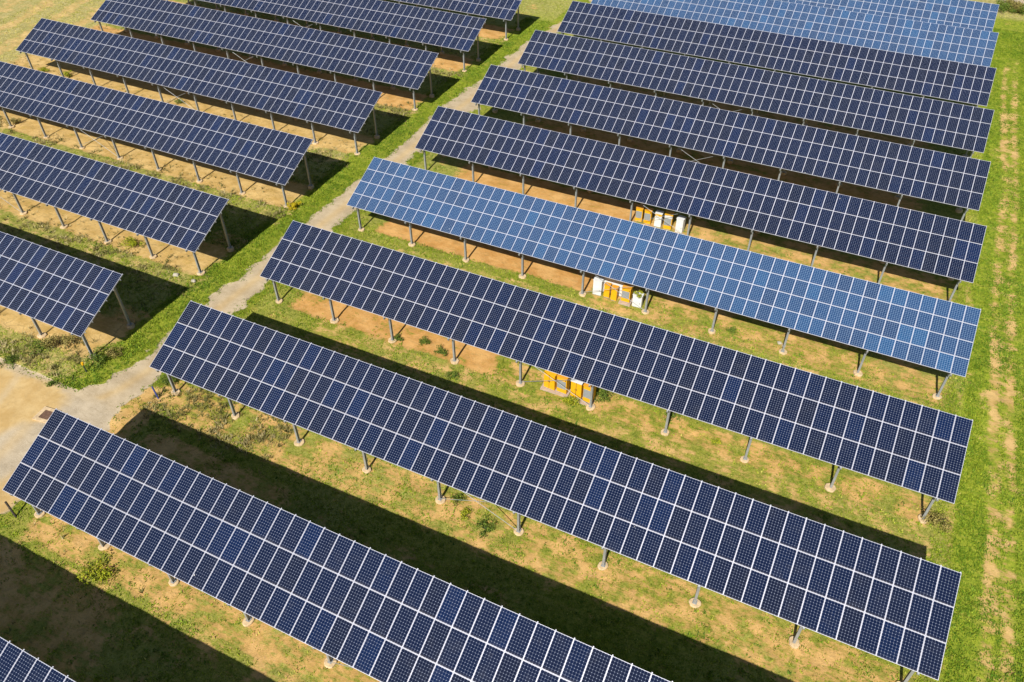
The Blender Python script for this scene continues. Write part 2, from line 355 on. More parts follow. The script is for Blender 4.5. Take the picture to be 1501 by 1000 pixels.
def groundmat():
    m, n, b = newmat('field_soil')
    g = nd(n, 'ShaderNodeNewGeometry'); P = g.outputs['Position']
    def at(k):
        a = nd(n, 'ShaderNodeAttribute'); a.attribute_name = k; return a.outputs['Fac']
    nA = noise(n, P, 0.55, 6, 0.7); nB = noise(n, P, 2.3, 5, 0.75, 0.4); nC = noise(n, P, 9.0, 3, 0.7); nD = noise(n, P, 0.12, 4, 0.6)
    nE = noise(n, P, 26.0, 2, 0.6); mp = nd(n, 'ShaderNodeMapping'); n.links.new(P, mp.inputs['Vector']); mp.inputs['Scale'].default_value = (0.38, 1.25, 1)
    nF = noise(n, mp.outputs[0], 2.6, 6, 0.78, 0.35)
    mp2 = nd(n, 'ShaderNodeMapping'); n.links.new(P, mp2.inputs['Vector']); mp2.inputs['Scale'].default_value = (0.10, 1.0, 1)
    nG = noise(n, mp2.outputs[0], 1.5, 5, 0.7, 0.2)
    # soil
    soil = mix(n, ramp(n, nA, 0.35, 0.65), (0.48, 0.24, 0.065), (0.63, 0.365, 0.13))
    sand = mix(n, ramp(n, nA, 0.35, 0.65), (0.45, 0.305, 0.095), (0.63, 0.46, 0.19))
    soil = mix(n, at('hue'), soil, sand)
    soil = mix(n, mth(n, 'MULTIPLY', ramp(n, nF, 0.50, 0.66), 0.55), soil, (0.30, 0.215, 0.075))
    soil = mix(n, mth(n, 'MULTIPLY', ramp(n, nC, 0.58, 0.72), 0.35), soil, (0.62, 0.50, 0.33))
    vo = nd(n, 'ShaderNodeTexVoronoi'); vo.feature = 'DISTANCE_TO_EDGE'; vo.inputs['Scale'].default_value = 0.55
    wv = nd(n, 'ShaderNodeVectorMath', operation='ADD'); n.links.new(P, wv.inputs[0])
    wn_ = nd(n, 'ShaderNodeTexNoise'); n.links.new(P, wn_.inputs['Vector']); wn_.inputs['Scale'].default_value = 1.2; wn_.inputs['Detail'].default_value = 4
    n.links.new(wn_.outputs['Color'], wv.inputs[1]); n.links.new(wv.outputs[0], vo.inputs['Vector'])
    crk = mth(n, 'MULTIPLY', mth(n, 'SUBTRACT', 1.0, ramp(n, vo.outputs['Distance'], 0.0, 0.05)), mth(n, 'MULTIPLY', at('hue'), ramp(n, nA, 0.48, 0.6)))
    soil = mix(n, mth(n, 'MULTIPLY', crk, 0.7), soil, (0.22, 0.14, 0.06))
    soil = mix(n, mth(n, 'MULTIPLY', ramp(n, nE, 0.56, 0.68), 0.5), soil, (0.26, 0.17, 0.07))
    # grass cover
    gA = mix(n, ramp(n, nB, 0.35, 0.65), (0.105, 0.15, 0.011), (0.27, 0.27, 0.028))
    gA = mix(n, ramp(n, nC, 0.45, 0.75), gA, (0.33, 0.34, 0.035))
    gL = mix(n, ramp(n, nB, 0.35, 0.65), (0.15, 0.22, 0.014), (0.34, 0.375, 0.035))
    gr = mix(n, at('lush'), gA, gL)
    dry = mix(n, ramp(n, nB, 0.35, 0.7), (0.34, 0.285, 0.09), (0.56, 0.48, 0.22))
    stf = mth(n, 'MULTIPLY', at('straw'), ramp(n, mth(n, 'ADD', nC, mth(n, 'MULTIPLY', at('straw'), 0.35)), 0.45, 0.75))
    gr = mix(n, stf, gr, dry)
    gr = mix(n, mth(n, 'MULTIPLY', ramp(n, nG, 0.50, 0.70), 0.6), gr, (0.39, 0.34, 0.075))
    gr = mix(n, mth(n, 'MULTIPLY', ramp(n, nE, 0.52, 0.66), 0.75), gr, (0.045, 0.07, 0.010))
    gr = mix(n, mth(n, 'MULTIPLY', ramp(n, nC, 0.60, 0.72), 0.5), gr, (0.05, 0.10, 0.010))
    # gravel
    gv = mix(n, ramp(n, nA, 0.3, 0.7), (0.35, 0.28, 0.185), (0.50, 0.41, 0.285))
    gv = mix(n, mth(n, 'MULTIPLY', ramp(n, nE, 0.48, 0.62), 0.5), gv, (0.60, 0.52, 0.40))
    gv = mix(n, mth(n, 'MULTIPLY', ramp(n, nF, 0.50, 0.64), 0.40), gv, (0.30, 0.235, 0.15))
    gv = mix(n, mth(n, 'MULTIPLY', ramp(n, nC, 0.55, 0.75), 0.35), gv, (0.36, 0.28, 0.18))
    sy = mix(n, ramp(n, nA, 0.3, 0.7), (0.46, 0.30, 0.115), (0.60, 0.43, 0.20))
    sy = mix(n, mth(n, 'MULTIPLY', ramp(n, nB, 0.52, 0.66), 0.35), sy, (0.38, 0.27, 0.13))
    gv = mix(n, at('sandy'), gv, sy)
    dm = ramp(n, mth(n, 'ADD', at('dirt'), mth(n, 'ADD', mth(n, 'MULTIPLY', mth(n, 'SUBTRACT', nA, 0.5), 1.9), mth(n, 'MULTIPLY', mth(n, 'SUBTRACT', nF, 0.5), 1.5))), 0.36, 0.74)
    pm = ramp(n, mth(n, 'ADD', mth(n, 'MAXIMUM', at('gravel'), at('road')), mth(n, 'MULTIPLY', mth(n, 'SUBTRACT', nB, 0.5), 0.7)), 0.40, 0.60)
    c = mix(n, dm, gr, soil); c = mix(n, pm, c, gv)
    n.links.new(c, b.inputs['Base Color']); b.inputs['Roughness'].default_value = 0.95
    b.inputs['Specular IOR Level'].default_value = 0.15
    bp = nd(n, 'ShaderNodeBump'); bp.inputs['Strength'].default_value = 0.9; bp.inputs['Distance'].default_value = 0.06
    h = mth(n, 'ADD', mth(n, 'MULTIPLY', nB, 1.0), mth(n, 'MULTIPLY', nC, 0.5))
    h = mth(n, 'MULTIPLY', h, mth(n, 'SUBTRACT', 1.0, mth(n, 'MULTIPLY', pm, 0.7)))
    n.links.new(h, bp.inputs['Height']); n.links.new(bp.outputs[0], b.inputs['Normal'])
    return m
GM = groundmat()
def vert_mean(a): return a.ravel()[FQ].mean(1)
pf = (vert_mean(K['gravel']) > 0.5); rf = (vert_mean(K['road']) > 0.5) & ~pf
for nm, sel in (('ground', ~pf & ~rf), ('gravel_path', pf), ('dirt_road', rf)):
    Fs = FQ[sel]; us, inv = np.unique(Fs, return_inverse=True)
    me = bulk(nm, VV[us], inv.reshape(Fs.shape), [GM], {k: ('POINT', K[k].ravel()[us]) for k in ('gravel', 'sandy', 'dirt', 'hue', 'straw', 'road', 'lush')})
    tag(link(nm, me), {'ground': 'grass and bare orange soil of the solar field', 'gravel_path': 'pale gravel path running between the two blocks of tables', 'dirt_road': 'sandy road in the far corner'}[nm], {'ground': 'ground', 'gravel_path': 'path', 'dirt_road': 'road'}[nm], kind='structure')

# ------------------------------------------------------------------ grass cover
def leafmat(name, c0, c1, c2, trans=0.15):
    m, n, b = newmat(name)
    a = nd(n, 'ShaderNodeAttribute'); a.attribute_name = 'tone'
    cr = nd(n, 'ShaderNodeValToRGB'); n.links.new(a.outputs['Fac'], cr.inputs[0])
    e = cr.color_ramp.elements; e[0].color = (*c0, 1); e[1].color = (*c2, 1); q = e.new(0.5); q.color = (*c1, 1)
    n.links.new(cr.outputs[0], b.inputs['Base Color']); b.inputs['Roughness'].default_value = 0.8
    b.inputs['Specular IOR Level'].default_value = 0.2
    return m
def zat(x, y):
    i = np.clip(np.searchsorted(gx, x)-1, 0, nx-2); j = np.clip(np.searchsorted(gy, y)-1, 0, ny-2)
    fx = (x-gx[i])/(gx[i+1]-gx[i]); fy = (y-gy[j])/(gy[j+1]-gy[j])
    return (Z[j, i]*(1-fx)+Z[j, i+1]*fx)*(1-fy)+(Z[j+1, i]*(1-fx)+Z[j+1, i+1]*fx)*fy
def blades(x, y, h, wd, nb, tone, spread):
    """nb leaning triangles per tuft"""
    N = len(x); X0 = np.repeat(x, nb); Y0 = np.repeat(y, nb); H = np.repeat(h, nb)*rng.uniform(0.6, 1.15, N*nb)
    a = rng.uniform(0, 2*np.pi, N*nb); off = np.repeat(spread, nb)*np.sqrt(rng.random(N*nb)); oa = rng.uniform(0, 2*np.pi, N*nb)
    bx = X0+off*np.cos(oa); by = Y0+off*np.sin(oa); bz = zat(bx, by)-0.02
    W = np.repeat(wd, nb)*rng.uniform(0.7, 1.3, N*nb)
    lean = H*rng.uniform(0.2, 1.1, N*nb)
    ca, sa = np.cos(a), np.sin(a)
    p0 = np.stack([bx-sa*W/2, by+ca*W/2, bz], 1); p1 = np.stack([bx+sa*W/2, by-ca*W/2, bz], 1)
    p2 = np.stack([bx+ca*lean, by+sa*lean, bz+H], 1)
    V = np.stack([p0, p1, p2], 1).reshape(-1, 3); Fc = np.arange(len(V)).reshape(-1, 3)
    T = np.clip(np.repeat(tone, nb)+rng.normal(0, 0.10, N*nb), 0, 1)
    return V, Fc, np.repeat(T, 3)
def scatter(n, x0, x1, y0, y1):
    x = rng.uniform(x0, x1, n); y = rng.uniform(y0, y1, n)
    p = proj(np.stack([x, y, np.zeros(n)], 1))
    k = (p[:, 0] > -40) & (p[:, 0] < 1541) & (p[:, 1] > -40) & (p[:, 1] < 1040)
    return x[k], y[k]
def covered(x, y):
    c = np.zeros(len(x), bool)
    for xs, ys, L, _ in R_ROWS+L_ROWS: c |= (x > xs+0.5) & (x < xs+L-0.5) & (y > ys+2.6) & (y < ys+4.8)
    return c
xs, ys = [], []
for n_, a_ in ((210000, (-60, 26, -8, 50)), (120000, (-115, 26, 30, 90)), (60000, (-115, 26, 85, 135)), (60000, (18, 26, 15, 125)), (40000, (-44, -36, 12, 100))):
    x, y = scatter(n_, *a_); xs.append(x); ys.append(y)
x = np.concatenate(xs); y = np.concatenate(ys)
k = ~covered(x, y); x, y = x[k], y[k]
kk = masks(x, y)
keep = rng.random(len(x)) < kk['grass']*0.95*(0.35+0.65*sm(kk['n2'], 0.35, 0.6))
x, y = x[keep], y[keep]; kk = {a: b[keep] for a, b in kk.items()}
tone = np.clip(0.31+0.45*kk['straw']+0.35*(kk['n1']-0.5)*2-0.10*kk['lush']+0.25*(x < -96)+rng.normal(0, 0.12, len(x)), 0, 1)
V, Fc, T = blades(x, y, rng.uniform(0.05, 0.16, len(x)), rng.uniform(0.05, 0.11, len(x)), 4, tone, rng.uniform(0.08, 0.22, len(x)))
GRM = leafmat('grass_blades', (0.070, 0.15, 0.007), (0.255, 0.315, 0.016), (0.60, 0.52, 0.14))
tag(link('grass', bulk('grass', V, Fc, [GRM], {'tone': ('POINT', T)}, False)), 'short mixed green and straw coloured grass between the rows', 'grass', kind='stuff')
# leafy weeds, darker and taller, in clumps
x, y = np.concatenate([scatter(30000, -60, 26, -8, 60)[0], scatter(20000, -45, -38, 12, 100)[0]*1.0]), None
def weeds():
    xa, ya = scatter(80000, -62, 26, -8, 62); xb, yb = scatter(16000, -44.5, -39, 12, 100); xc, yc = scatter(20000, 18.3, 26, 15, 125); xd, yd = scatter(22000, -100, -43, 12, 80)
    x = np.concatenate([xa, xb, xc, xd]); y = np.concatenate([ya, yb, yc, yd])
    k = ~covered(x, y); x, y = x[k], y[k]; kk = masks(x, y)
    cl = fbm(x, y, 1.6, 131, 3)
    keep = rng.random(len(x)) < sm(kk['grass'], 0.05, 0.8)*(sm(cl, 0.50, 0.66)*0.6+0.05)
    x, y = x[keep], y[keep]; ls = kk['lush'][keep]
    tone = np.clip(0.35+0.3*(fbm(x, y, 3.5, 151)-0.5)*2+rng.normal(0, 0.15, len(x))+0.1*ls, 0, 1)
    return blades(x, y, rng.uniform(0.05, 0.17, len(x)), rng.uniform(0.08, 0.16, len(x)), 5, tone, rng.uniform(0.10, 0.28, len(x)))
V, Fc, T = weeds()
WDM = leafmat('weed_leaves', (0.055, 0.105, 0.012), (0.16, 0.25, 0.018), (0.34, 0.41, 0.035))
tag(link('weeds', bulk('weeds', V, Fc, [WDM], {'tone': ('POINT', T)}, False)), 'clumps of darker leafy weeds in the grass', 'weeds', kind='stuff')

def scrub():
    x, y = scatter(90000, -100, -42.6, 10, 85); x2, y2 = scatter(9000, -36, -24, -4, 20); x = np.concatenate([x, x2]); y = np.concatenate([y, y2])
    k = ~covered(x, y); x, y = x[k], y[k]; m = np.zeros(len(x))
    for r_ in L_ROWS: m = np.maximum(m, np.exp(-((y-(r_[1]-0.9))/1.3)**2))
    m = np.maximum(m, 0.8*((x > -47) & (y < 19) & (y > 15))); m = np.maximum(m, 0.012*(x > -40))+0.08*(x < -43)
    cl = fbm(x, y, 1.4, 231, 3); kk = masks(x, y)
    keep = rng.random(len(x)) < m*sm(cl, 0.40, 0.66)*(1-kk['gravel'])
    x, y = x[keep], y[keep]; tone = np.clip(0.5+0.8*(fbm(x, y, 3.0, 251)-0.5)+rng.normal(0, 0.2, len(x)), 0, 1)
    return blades(x, y, rng.uniform(0.10, 0.38, len(x)), rng.uniform(0.04, 0.09, len(x)), 7, tone, rng.uniform(0.08, 0.25, len(x)))
V, Fc, T = scrub()
SCM = leafmat('dry_scrub_stems', (0.085, 0.095, 0.022), (0.24, 0.205, 0.07), (0.50, 0.42, 0.22))
tag(link('scrub', bulk('scrub', V, Fc, [SCM], {'tone': ('POINT', T)}, False)), 'dry olive and brown scrub along the posts of the left arrays', 'scrub', kind='stuff')
# ------------------------------------------------------------------ solar arrays
TILT = 0.433958; HD, HB = 1.9087, 1.4335; Z0 = 3.163
ct, st = math.cos(TILT), math.sin(TILT)
def panel_mesh(h, nu, nv, cm, name):
    b = MB(); W = 0.996; H = h-0.012; fw = 0.020; t = 0.04
    # frame ring on top and outer skirt
    o = len(b.v)
    a0 = (-W/2, 0); a1 = (W/2, H)
    ring = [(a0[0], a0[1]), (a1[0], a0[1]), (a1[0], a1[1]), (a0[0], a1[1])]
    inn = [(a0[0]+fw, a0[1]+fw), (a1[0]-fw, a0[1]+fw), (a1[0]-fw, a1[1]-fw), (a0[0]+fw, a1[1]-fw)]
    for (x, y) in ring: b.v.append((x, y, 0))
    for (x, y) in inn: b.v.append((x, y, 0))
    for (x, y) in inn: b.v.append((x, y, -0.004))
    for (x, y) in ring: b.v.append((x, y, -t))
    for i in range(4):
        j = (i+1) % 4
        b.face([i, j, 4+j, 4+i], ALU); b.face([4+i, 4+j, 8+j, 8+i], ALU); b.face([12+i, 12+j, j, i], ALU)
    m = 0.14
    b.face([8, 9, 10, 11], cm, [(-m*0.5, -m*0.5), (nu+m*0.5, -m*0.5), (nu+m*0.5, nv+m*0.5), (-m*0.5, nv+m*0.5)])
    b.face([15, 14, 13, 12], BACK)
    return b
PM = {0: panel_mesh(HD, 6, 12, M_DK_O, 'panel').mesh('panel_dark'), 1: panel_mesh(HB, 6, 9, M_BL_O, 'panel').mesh('panel_blue')}
def hbeam(b, p0, p1, wd, dp, mat, side):
    """H section from p0 to p1; side = axis across the web"""
    p0 = Vector(p0); p1 = Vector(p1); d = p1-p0; L = d.length; d.normalize(); s = Vector(side); s = (s-d*s.dot(d)).normalized(); q = d.cross(s)
    M = Matrix(((s.x, q.x, d.x, p0.x), (s.y, q.y, d.y, p0.y), (s.z, q.z, d.z, p0.z), (0, 0, 0, 1))); t = 0.014
    b.box((-wd/2, -dp/2, 0), (wd/2, -dp/2+t, L), mat, M); b.box((-wd/2, dp/2-t, 0), (wd/2, dp/2, L), mat, M)
    b.box((-t/2, -dp/2+t, 0.001), (t/2, dp/2-t, L-0.001), mat, M)
FY, RY = 0.80, 4.82
def under(y): return Z0 + y*math.tan(TILT) - 0.36     # underside of the rafters
pb = MB(); hbeam(pb, (0, 0, -0.2), (0, 0, under(FY)), 0.15, 0.19, GALV, (1, 0, 0))
pb.box((-0.13, -0.14, 0.115), (0.13, 0.14, 0.135), GALV)
POSTF = pb.mesh('post_front')
pb = MB(); hbeam(pb, (0, 0, -0.2), (0, 0, under(RY)), 0.15, 0.19, GALV, (1, 0, 0)); pb.box((-0.13, -0.14, 0.27), (0.13, 0.14, 0.29), GALV)
POSTR = pb.mesh('post_rear')
FOOTF = [MB().disc((0, 0, 0), 0.34, 0.12, CONC, seed=s).mesh('footing_front') for s in range(4)]
FOOTR = MB().disc((0, 0, 0), 0.32, 0.28, CONC, 14, seed=9).mesh('footing_rear')
rb = MB(); SL = {0: HD*3, 1: HB*4}
hbeam(rb, (0, 0, 0), (0, 5.80, 0), 0.10, 0.18, GALV, (1, 0, 0)); rb.box((-0.07, -0.014, -0.10), (0.07, -0.002, 0.14), GALV)
RAFT = rb.mesh('rafter')
RAIL = MB().box((-0.028, 0.05, -0.05), (0.028, 5.80, -0.002), ALU).mesh('rail')
def clampbits(): pass
def brace(a, b_, r=0.018): return MB().tube([a, b_], r, GALV, 6)
GR = 'solar arrays in the block right of the path'; GL = 'solar arrays in the block left of the path'
def array(x0, y0, L, kind, label, group, rin):
    root = thing('solar_array', label, 'solar array', (x0, y0, 0), group)
    p = L/53.0; h = HB if kind else HD; nr = 4 if kind else 3
    # panels, largest in view as single parts
    cc, rr = np.meshgrid(np.arange(53), np.arange(nr)); cc = cc.ravel(); rr = rr.ravel()
    def P(c, s): return np.stack([x0+c*p, y0+s*ct, Z0+s*st], 1)
    q = [proj(P(cc+a, (rr+b)*h)) for a, b in ((0, 0), (1, 0), (1, 1), (0, 1))]
    ar = 0
    for i in range(4): ar = ar+q[i][:, 0]*q[(i+1) % 4][:, 1]-q[(i+1) % 4][:, 0]*q[i][:, 1]
    ar = np.abs(ar)/2; m = sum(q)/4
    vis = (m[:, 0] > 0) & (m[:, 0] < 1501) & (m[:, 1] > 0) & (m[:, 1] < 1000)
    order = np.argsort(-(ar*np.where(vis, 1, 1e-3)))
    big = order[:100]; rest = order[100:]
    first = None
    for i in big:
        c, r = int(cc[i]), int(rr[i]); s = r*h
        loc = ((c+0.5)*p, s*ct, Z0+s*st); sc = (p/1.008, 1, 1)
        if first is None: first = link('panel', PM[kind], root, loc, (TILT, 0, 0), sc)
        else: dup(first, root, loc, (TILT+random.gauss(0, 0.0022), random.gauss(0, 0.0022), random.gauss(0, 0.0006)), sc)
    V0 = np.array([v.co for v in PM[kind].vertices]); nv = len(V0)
    F0 = [tuple(pl.vertices) for pl in PM[kind].polygons]; m0 = [pl.material_index for pl in PM[kind].polygons]
    u0 = np.array([l.uv for l in PM[kind].uv_layers[0].data])
    Vs = []; Fs = []; ms = []; tn = []
    for k, i in enumerate(rest):
        c, r = cc[i], rr[i]; s = r*h
        v = V0*[p/1.008, 1, 1]; v = np.stack([v[:, 0], v[:, 1]*ct-v[:, 2]*st, v[:, 1]*st+v[:, 2]*ct], 1) + [(c+0.5)*p, s*ct, Z0+s*st]
        Vs.append(v); Fs += [[a+k*nv for a in f] for f in F0]; ms += m0; tn += [rng.random()]*len(F0)
    me = bulk('panels', np.concatenate(Vs), np.array(Fs), [ALU, M_BL_S if kind else M_DK_S, BACK], {'tone': ('FACE', np.array(tn))}, False, np.array(ms))
    uvl = me.uv_layers.new(name='UVMap'); uvl.data.foreach_set('uv', np.tile(u0, (len(rest), 1)).astype(np.float32).ravel())
    o = link('panel', me, root); tag(o, 'the smaller looking panels of the array', None, kind='stuff')
    # rails
    first = None
    for c in range(54):
        x = min(max(c*p, 0.04), L-0.04); s0 = -0.04
        loc = (x, 0.04*st, Z0-0.04*ct)
        if first is None: first = link('rail', RAIL, root, loc, (TILT, 0, 0), (1, (SL[kind]+0.05)/5.80, 1))
        else: dup(first, root, loc)
    # purlins, slightly proud at both ends
    first = None
    pm = MB()
    pr = -0.02 if x0 > -50 else 0.07
    pm.box((-pr, -0.03, -0.10), (L+pr, 0.03, 0.0), GALV)
    pme = pm.mesh('purlin')
    for k in range(6):
        s = 0.45+k*0.965
        loc = (0, s*ct+0.095*st, Z0+s*st-0.095*ct)
        if first is None: first = link('purlin', pme, root, loc, (TILT, 0, 0))
        else: dup(first, root, loc)
    # posts, rafters
    xp = np.linspace(0.60, L-rin, 10)
    f1 = r1 = ra = None; g = random.Random(int(y0*10))
    for k, x in enumerate(xp):
        gf = float(zat(np.array([x0+x]), np.array([y0+FY]))[0]); grr = float(zat(np.array([x0+x]), np.array([y0+RY]))[0])
        if f1 is None: f1 = link('post', POSTF, root, (x, FY, 0)); r1 = link('post', POSTR, root, (x, RY, 0)); ra = link('rafter', RAFT, root)
        else: f1 = dup(f1, root, (x, FY, 0)); r1 = dup(r1, root, (x, RY, 0)); ra = dup(ra, root)
        link('footing', FOOTF[g.randrange(4)], f1, (g.uniform(-.03, .03), g.uniform(-.03, .03), gf+0.01), (0, 0, g.uniform(0, 6)), (g.uniform(.85, 1.12), g.uniform(.85, 1.12), 1))
        link('footing', FOOTR, r1, (0, 0, grr), (0, 0, g.uniform(0, 6)))
        s0 = -0.06
        ra.location = (x, s0*ct+0.285*st, Z0+s0*st-0.285*ct); ra.rotation_euler = (TILT, 0, 0)
    xa, xb = xp[4], xp[5]; zt = under(FY)-0.1; yb = FY-0.115
    brace((xa, yb, 0.30), (xb, yb, zt)).obj('brace', root); brace((xb, yb-0.04, 0.30), (xa, yb-0.04, zt)).obj('brace', root)
    zt = under(RY)-0.1; yb = RY-0.115
    brace((xa, yb, 0.5), (xb, yb, zt)).obj('brace', root); brace((xb, yb-0.04, 0.5), (xa, yb-0.04, zt)).obj('brace', root)
    return root
RLAB = ['dark blue solar array cut off by the bottom left corner, nearest the camera',
        'dark blue solar array with left end over the clearing, right end beyond the bottom edge',
        'longest dark blue solar array, crossing the picture to the lower right corner',
        'dark blue solar array in front of the bright blue middle one, yellow cabinets beneath',
        'bright blue solar array standing alone in the middle of dark ones',
        'dark blue solar array directly behind the bright blue middle one, white and yellow cabinets beneath',
        'dark blue solar array second behind the bright blue middle one',
        'dark blue solar array third behind the bright blue middle one',
        'dark blue solar array directly in front of the two bright blue top ones',
        'nearer of the two bright blue solar arrays at the top of the picture',
        'farthest bright blue solar array, beside the sandy road in the top right corner']
LLAB = ['dark blue solar array left of the path, nearest the sandy clearing',
        'dark blue solar array left of the path, second up from the clearing',
        'dark blue solar array left of the path with yellow shrub by its right front post',
        'dark blue solar array left of the path, fourth from the clearing, both ends in view',
        'dark blue solar array left of the path, fifth up from the clearing',
        'dark blue solar array left of the path, sixth up from the clearing',
        'dark blue solar array left of the path, farthest back under the top edge']
for (x0, y0, L, k), lb in zip(R_ROWS, RLAB): array(x0, y0, L, k, lb, GR, 0.90)
for (x0, y0, L, k), lb in zip(L_ROWS, LLAB): array(x0, y0, L, k, lb, GL, 1.15)

# ------------------------------------------------------------------ cabinets in the middle bays
def zg(x, y): return float(zat(np.array([x]), np.array([y]))[0])
def cabinet(x0, x1, y, h, style, label, depth=0.55, rise=0.0):
    """style: doors / screen / white / capped"""
    w_ = x1-x0
    body = {'doors': YEL, 'screen': YEL, 'white': WHI, 'capped': WHI, 'orange': YEL, 'mixed': YEL}[style]
    t = thing('electrical_cabinet', label, 'cabinet', (x0, y, zg(x0, y)+0.02+rise), 'electrical cabinets under the arrays', (0, 0, random.uniform(-0.10, 0.07) if w_ < 1.2 else 0))
    b = MB(); b.box((0, 0, 0.06), (w_, depth, h), body)
    b.box((0.03, 0.03, -0.1-rise), (w_-0.03, depth-0.03, 0.06), GRY)
    b.obj('body', t)
    roof = {'doors': WHI if h > 1.55 else YEL, 'screen': YEL_SH, 'white': WHI, 'capped': WHI, 'orange': YEL_SH, 'mixed': YEL}[style]
    MB().box((-0.03, -0.05, h+0.002), (w_+0.03, depth+0.03, h+0.045), roof).obj('roof', t)
    if style == 'doors':
        MB().box((w_/2-0.05, -0.012, 0.10), (w_/2+0.05, -0.001, h-0.05), DGR).obj('door_seam', t)
        for k in range(2):
            a = 0.02+k*(w_/2); d = MB().box((a, -0.022, 0.10), (a+w_/2-0.035, -0.002, h-0.05), YEL).obj('door', t)
            MB().box((a+(w_/2-0.10 if k == 0 else 0.02), -0.045, h*0.5), (a+(w_/2-0.07 if k == 0 else 0.05), -0.023, h*0.5+0.16), DGR).obj('handle', d)
    elif style in ('screen', 'mixed'):
        z0, z1 = h*0.30, h*0.80
        pnl = MB().box((0.02, -0.024, z0), (w_-0.06, -0.002, z1), GRY)
        for k in range(9):
            zz = z0+0.04+k*(z1-z0-0.08)/8; pnl.box((0.09, -0.034, zz), (w_-0.09, -0.0245, zz+0.018), GALV)
        pnl.obj('front_panel', t)
        if style == 'mixed': MB().box((0.0, -0.02, z1+0.005), (w_, -0.002, h-0.005), WHI).obj('upper_cover', t)
        MB().box((w_-0.13, -0.02, h*0.85), (w_-0.06, -0.003, h*0.9), DGR).obj('switch', t)
    elif style == 'capped':
        MB().box((0, -0.022, h-0.24), (w_, -0.002, h-0.01), YEL).obj('top_band', t)
        MB().box((0.03, -0.022, 0.12), (w_-0.03, -0.002, h-0.27), WHI).obj('door', t)
    elif style == 'orange':
        MB().box((0.02, -0.022, 0.10), (w_-0.02, -0.002, h*0.48), YEL).obj('lower_door', t)
        MB().box((0.02, -0.022, h*0.50), (w_-0.02, -0.002, h-0.05), YEL).obj('upper_door', t)
    else:
        d = MB().box((0.03, -0.022, 0.12), (w_-0.03, -0.002, h*0.62), WHI).obj('door', t)
        MB().box((w_*0.8, -0.04, h*0.35), (w_*0.8+0.03, -0.023, h*0.35+0.12), DGR).obj('handle', d)
        MB().box((0.02, -0.022, h*0.65), (w_-0.02, -0.002, h-0.03), WHI).obj('upper_door', t)
    return t
# under the dark array in front of the blue one
y = 30.12
def plinth(x0, x1, y0, y1, h, label):
    b = MB().box((0, 0, -0.2), (x1-x0, y1-y0, h), PINK, taper=0.015)
    o = b.obj('plinth', None, (x0, y0, zg((x0+x1)/2, y0)+0.02)); tag(o, label, 'plinth', 'low concrete plinths under the cabinets'); return o
plinth(-10.0, -7.75, y-0.22, y+0.75, 0.10, 'low pinkish concrete slab under the left pair of yellow cabinets nearest the camera')
plinth(-7.68, -5.75, y-0.30, y+0.65, 0.10, 'low pinkish concrete slab under the right pair of yellow cabinets nearest the camera')
cabinet(-9.80, -8.88, y+0.06, 1.52, 'doors', 'plain yellow two-door cabinet, leftmost of the four nearest the camera', rise=0.10)
cabinet(-8.72, -7.92, y+0.04, 1.60, 'screen', 'yellow cabinet with slanting grey front panel, second from left in the group nearest the camera', rise=0.10)
cabinet(-7.58, -6.72, y-0.02, 1.62, 'doors', 'yellow two-door cabinet with white roof, third from left in the group nearest the camera', rise=0.10)
cabinet(-6.56, -5.86, y-0.08, 1.64, 'screen', 'yellow cabinet with grey front panel beside the array post, nearest the camera', 0.75, rise=0.10)
# under the bright blue array
y = 42.35
plinth(-8.15, -7.1, y-0.22, y+0.85, 0.14, 'pinkish concrete slab under the single grey fronted cabinet below the blue array')
cabinet(-10.62, -9.86, y+0.10, 1.55, 'white', 'white cabinet left of the narrow yellow ones below the blue array')
cabinet(-9.62, -9.12, y+0.12, 1.30, 'orange', 'left one of two narrow orange yellow cabinets below the blue array', 0.4)
cabinet(-8.93, -8.42, y+0.02, 1.35, 'orange', 'right one of two narrow orange yellow cabinets below the blue array', 0.4)
cabinet(-10.25, -8.12, y+0.82, 1.72, 'white', 'wide white cabinet behind the two narrow yellow ones below the blue array', 0.5)
cabinet(-8.00, -7.25, y+0.02, 1.45, 'screen', 'yellow cabinet with grey front panel on a pinkish slab below the blue array', 0.8, rise=0.14)
cabinet(-6.98, -6.18, y-0.02, 1.25, 'white', 'white cabinet with a yellow green bush over its top below the blue array', 0.45)
# behind the blue array
y = 54.85
cabinet(-11.05, -10.38, y, 1.50, 'screen', 'yellow cabinet with grey front panel, leftmost of five behind the blue array')
cabinet(-10.18, -9.50, y, 1.50, 'screen', 'yellow cabinet with grey front panel, second of five behind the blue array')
cabinet(-9.12, -8.45, y, 1.50, 'capped', 'white cabinet with a yellow band along its top in the group behind the blue array')
cabinet(-8.16, -7.42, y-0.1, 1.60, 'mixed', 'cabinet with white upper, grey middle and yellow foot behind the blue array', 0.7)
cabinet(-6.98, -6.30, y-0.1, 1.55, 'white', 'all white cabinet, rightmost of the five in the group behind the blue array', 0.6)

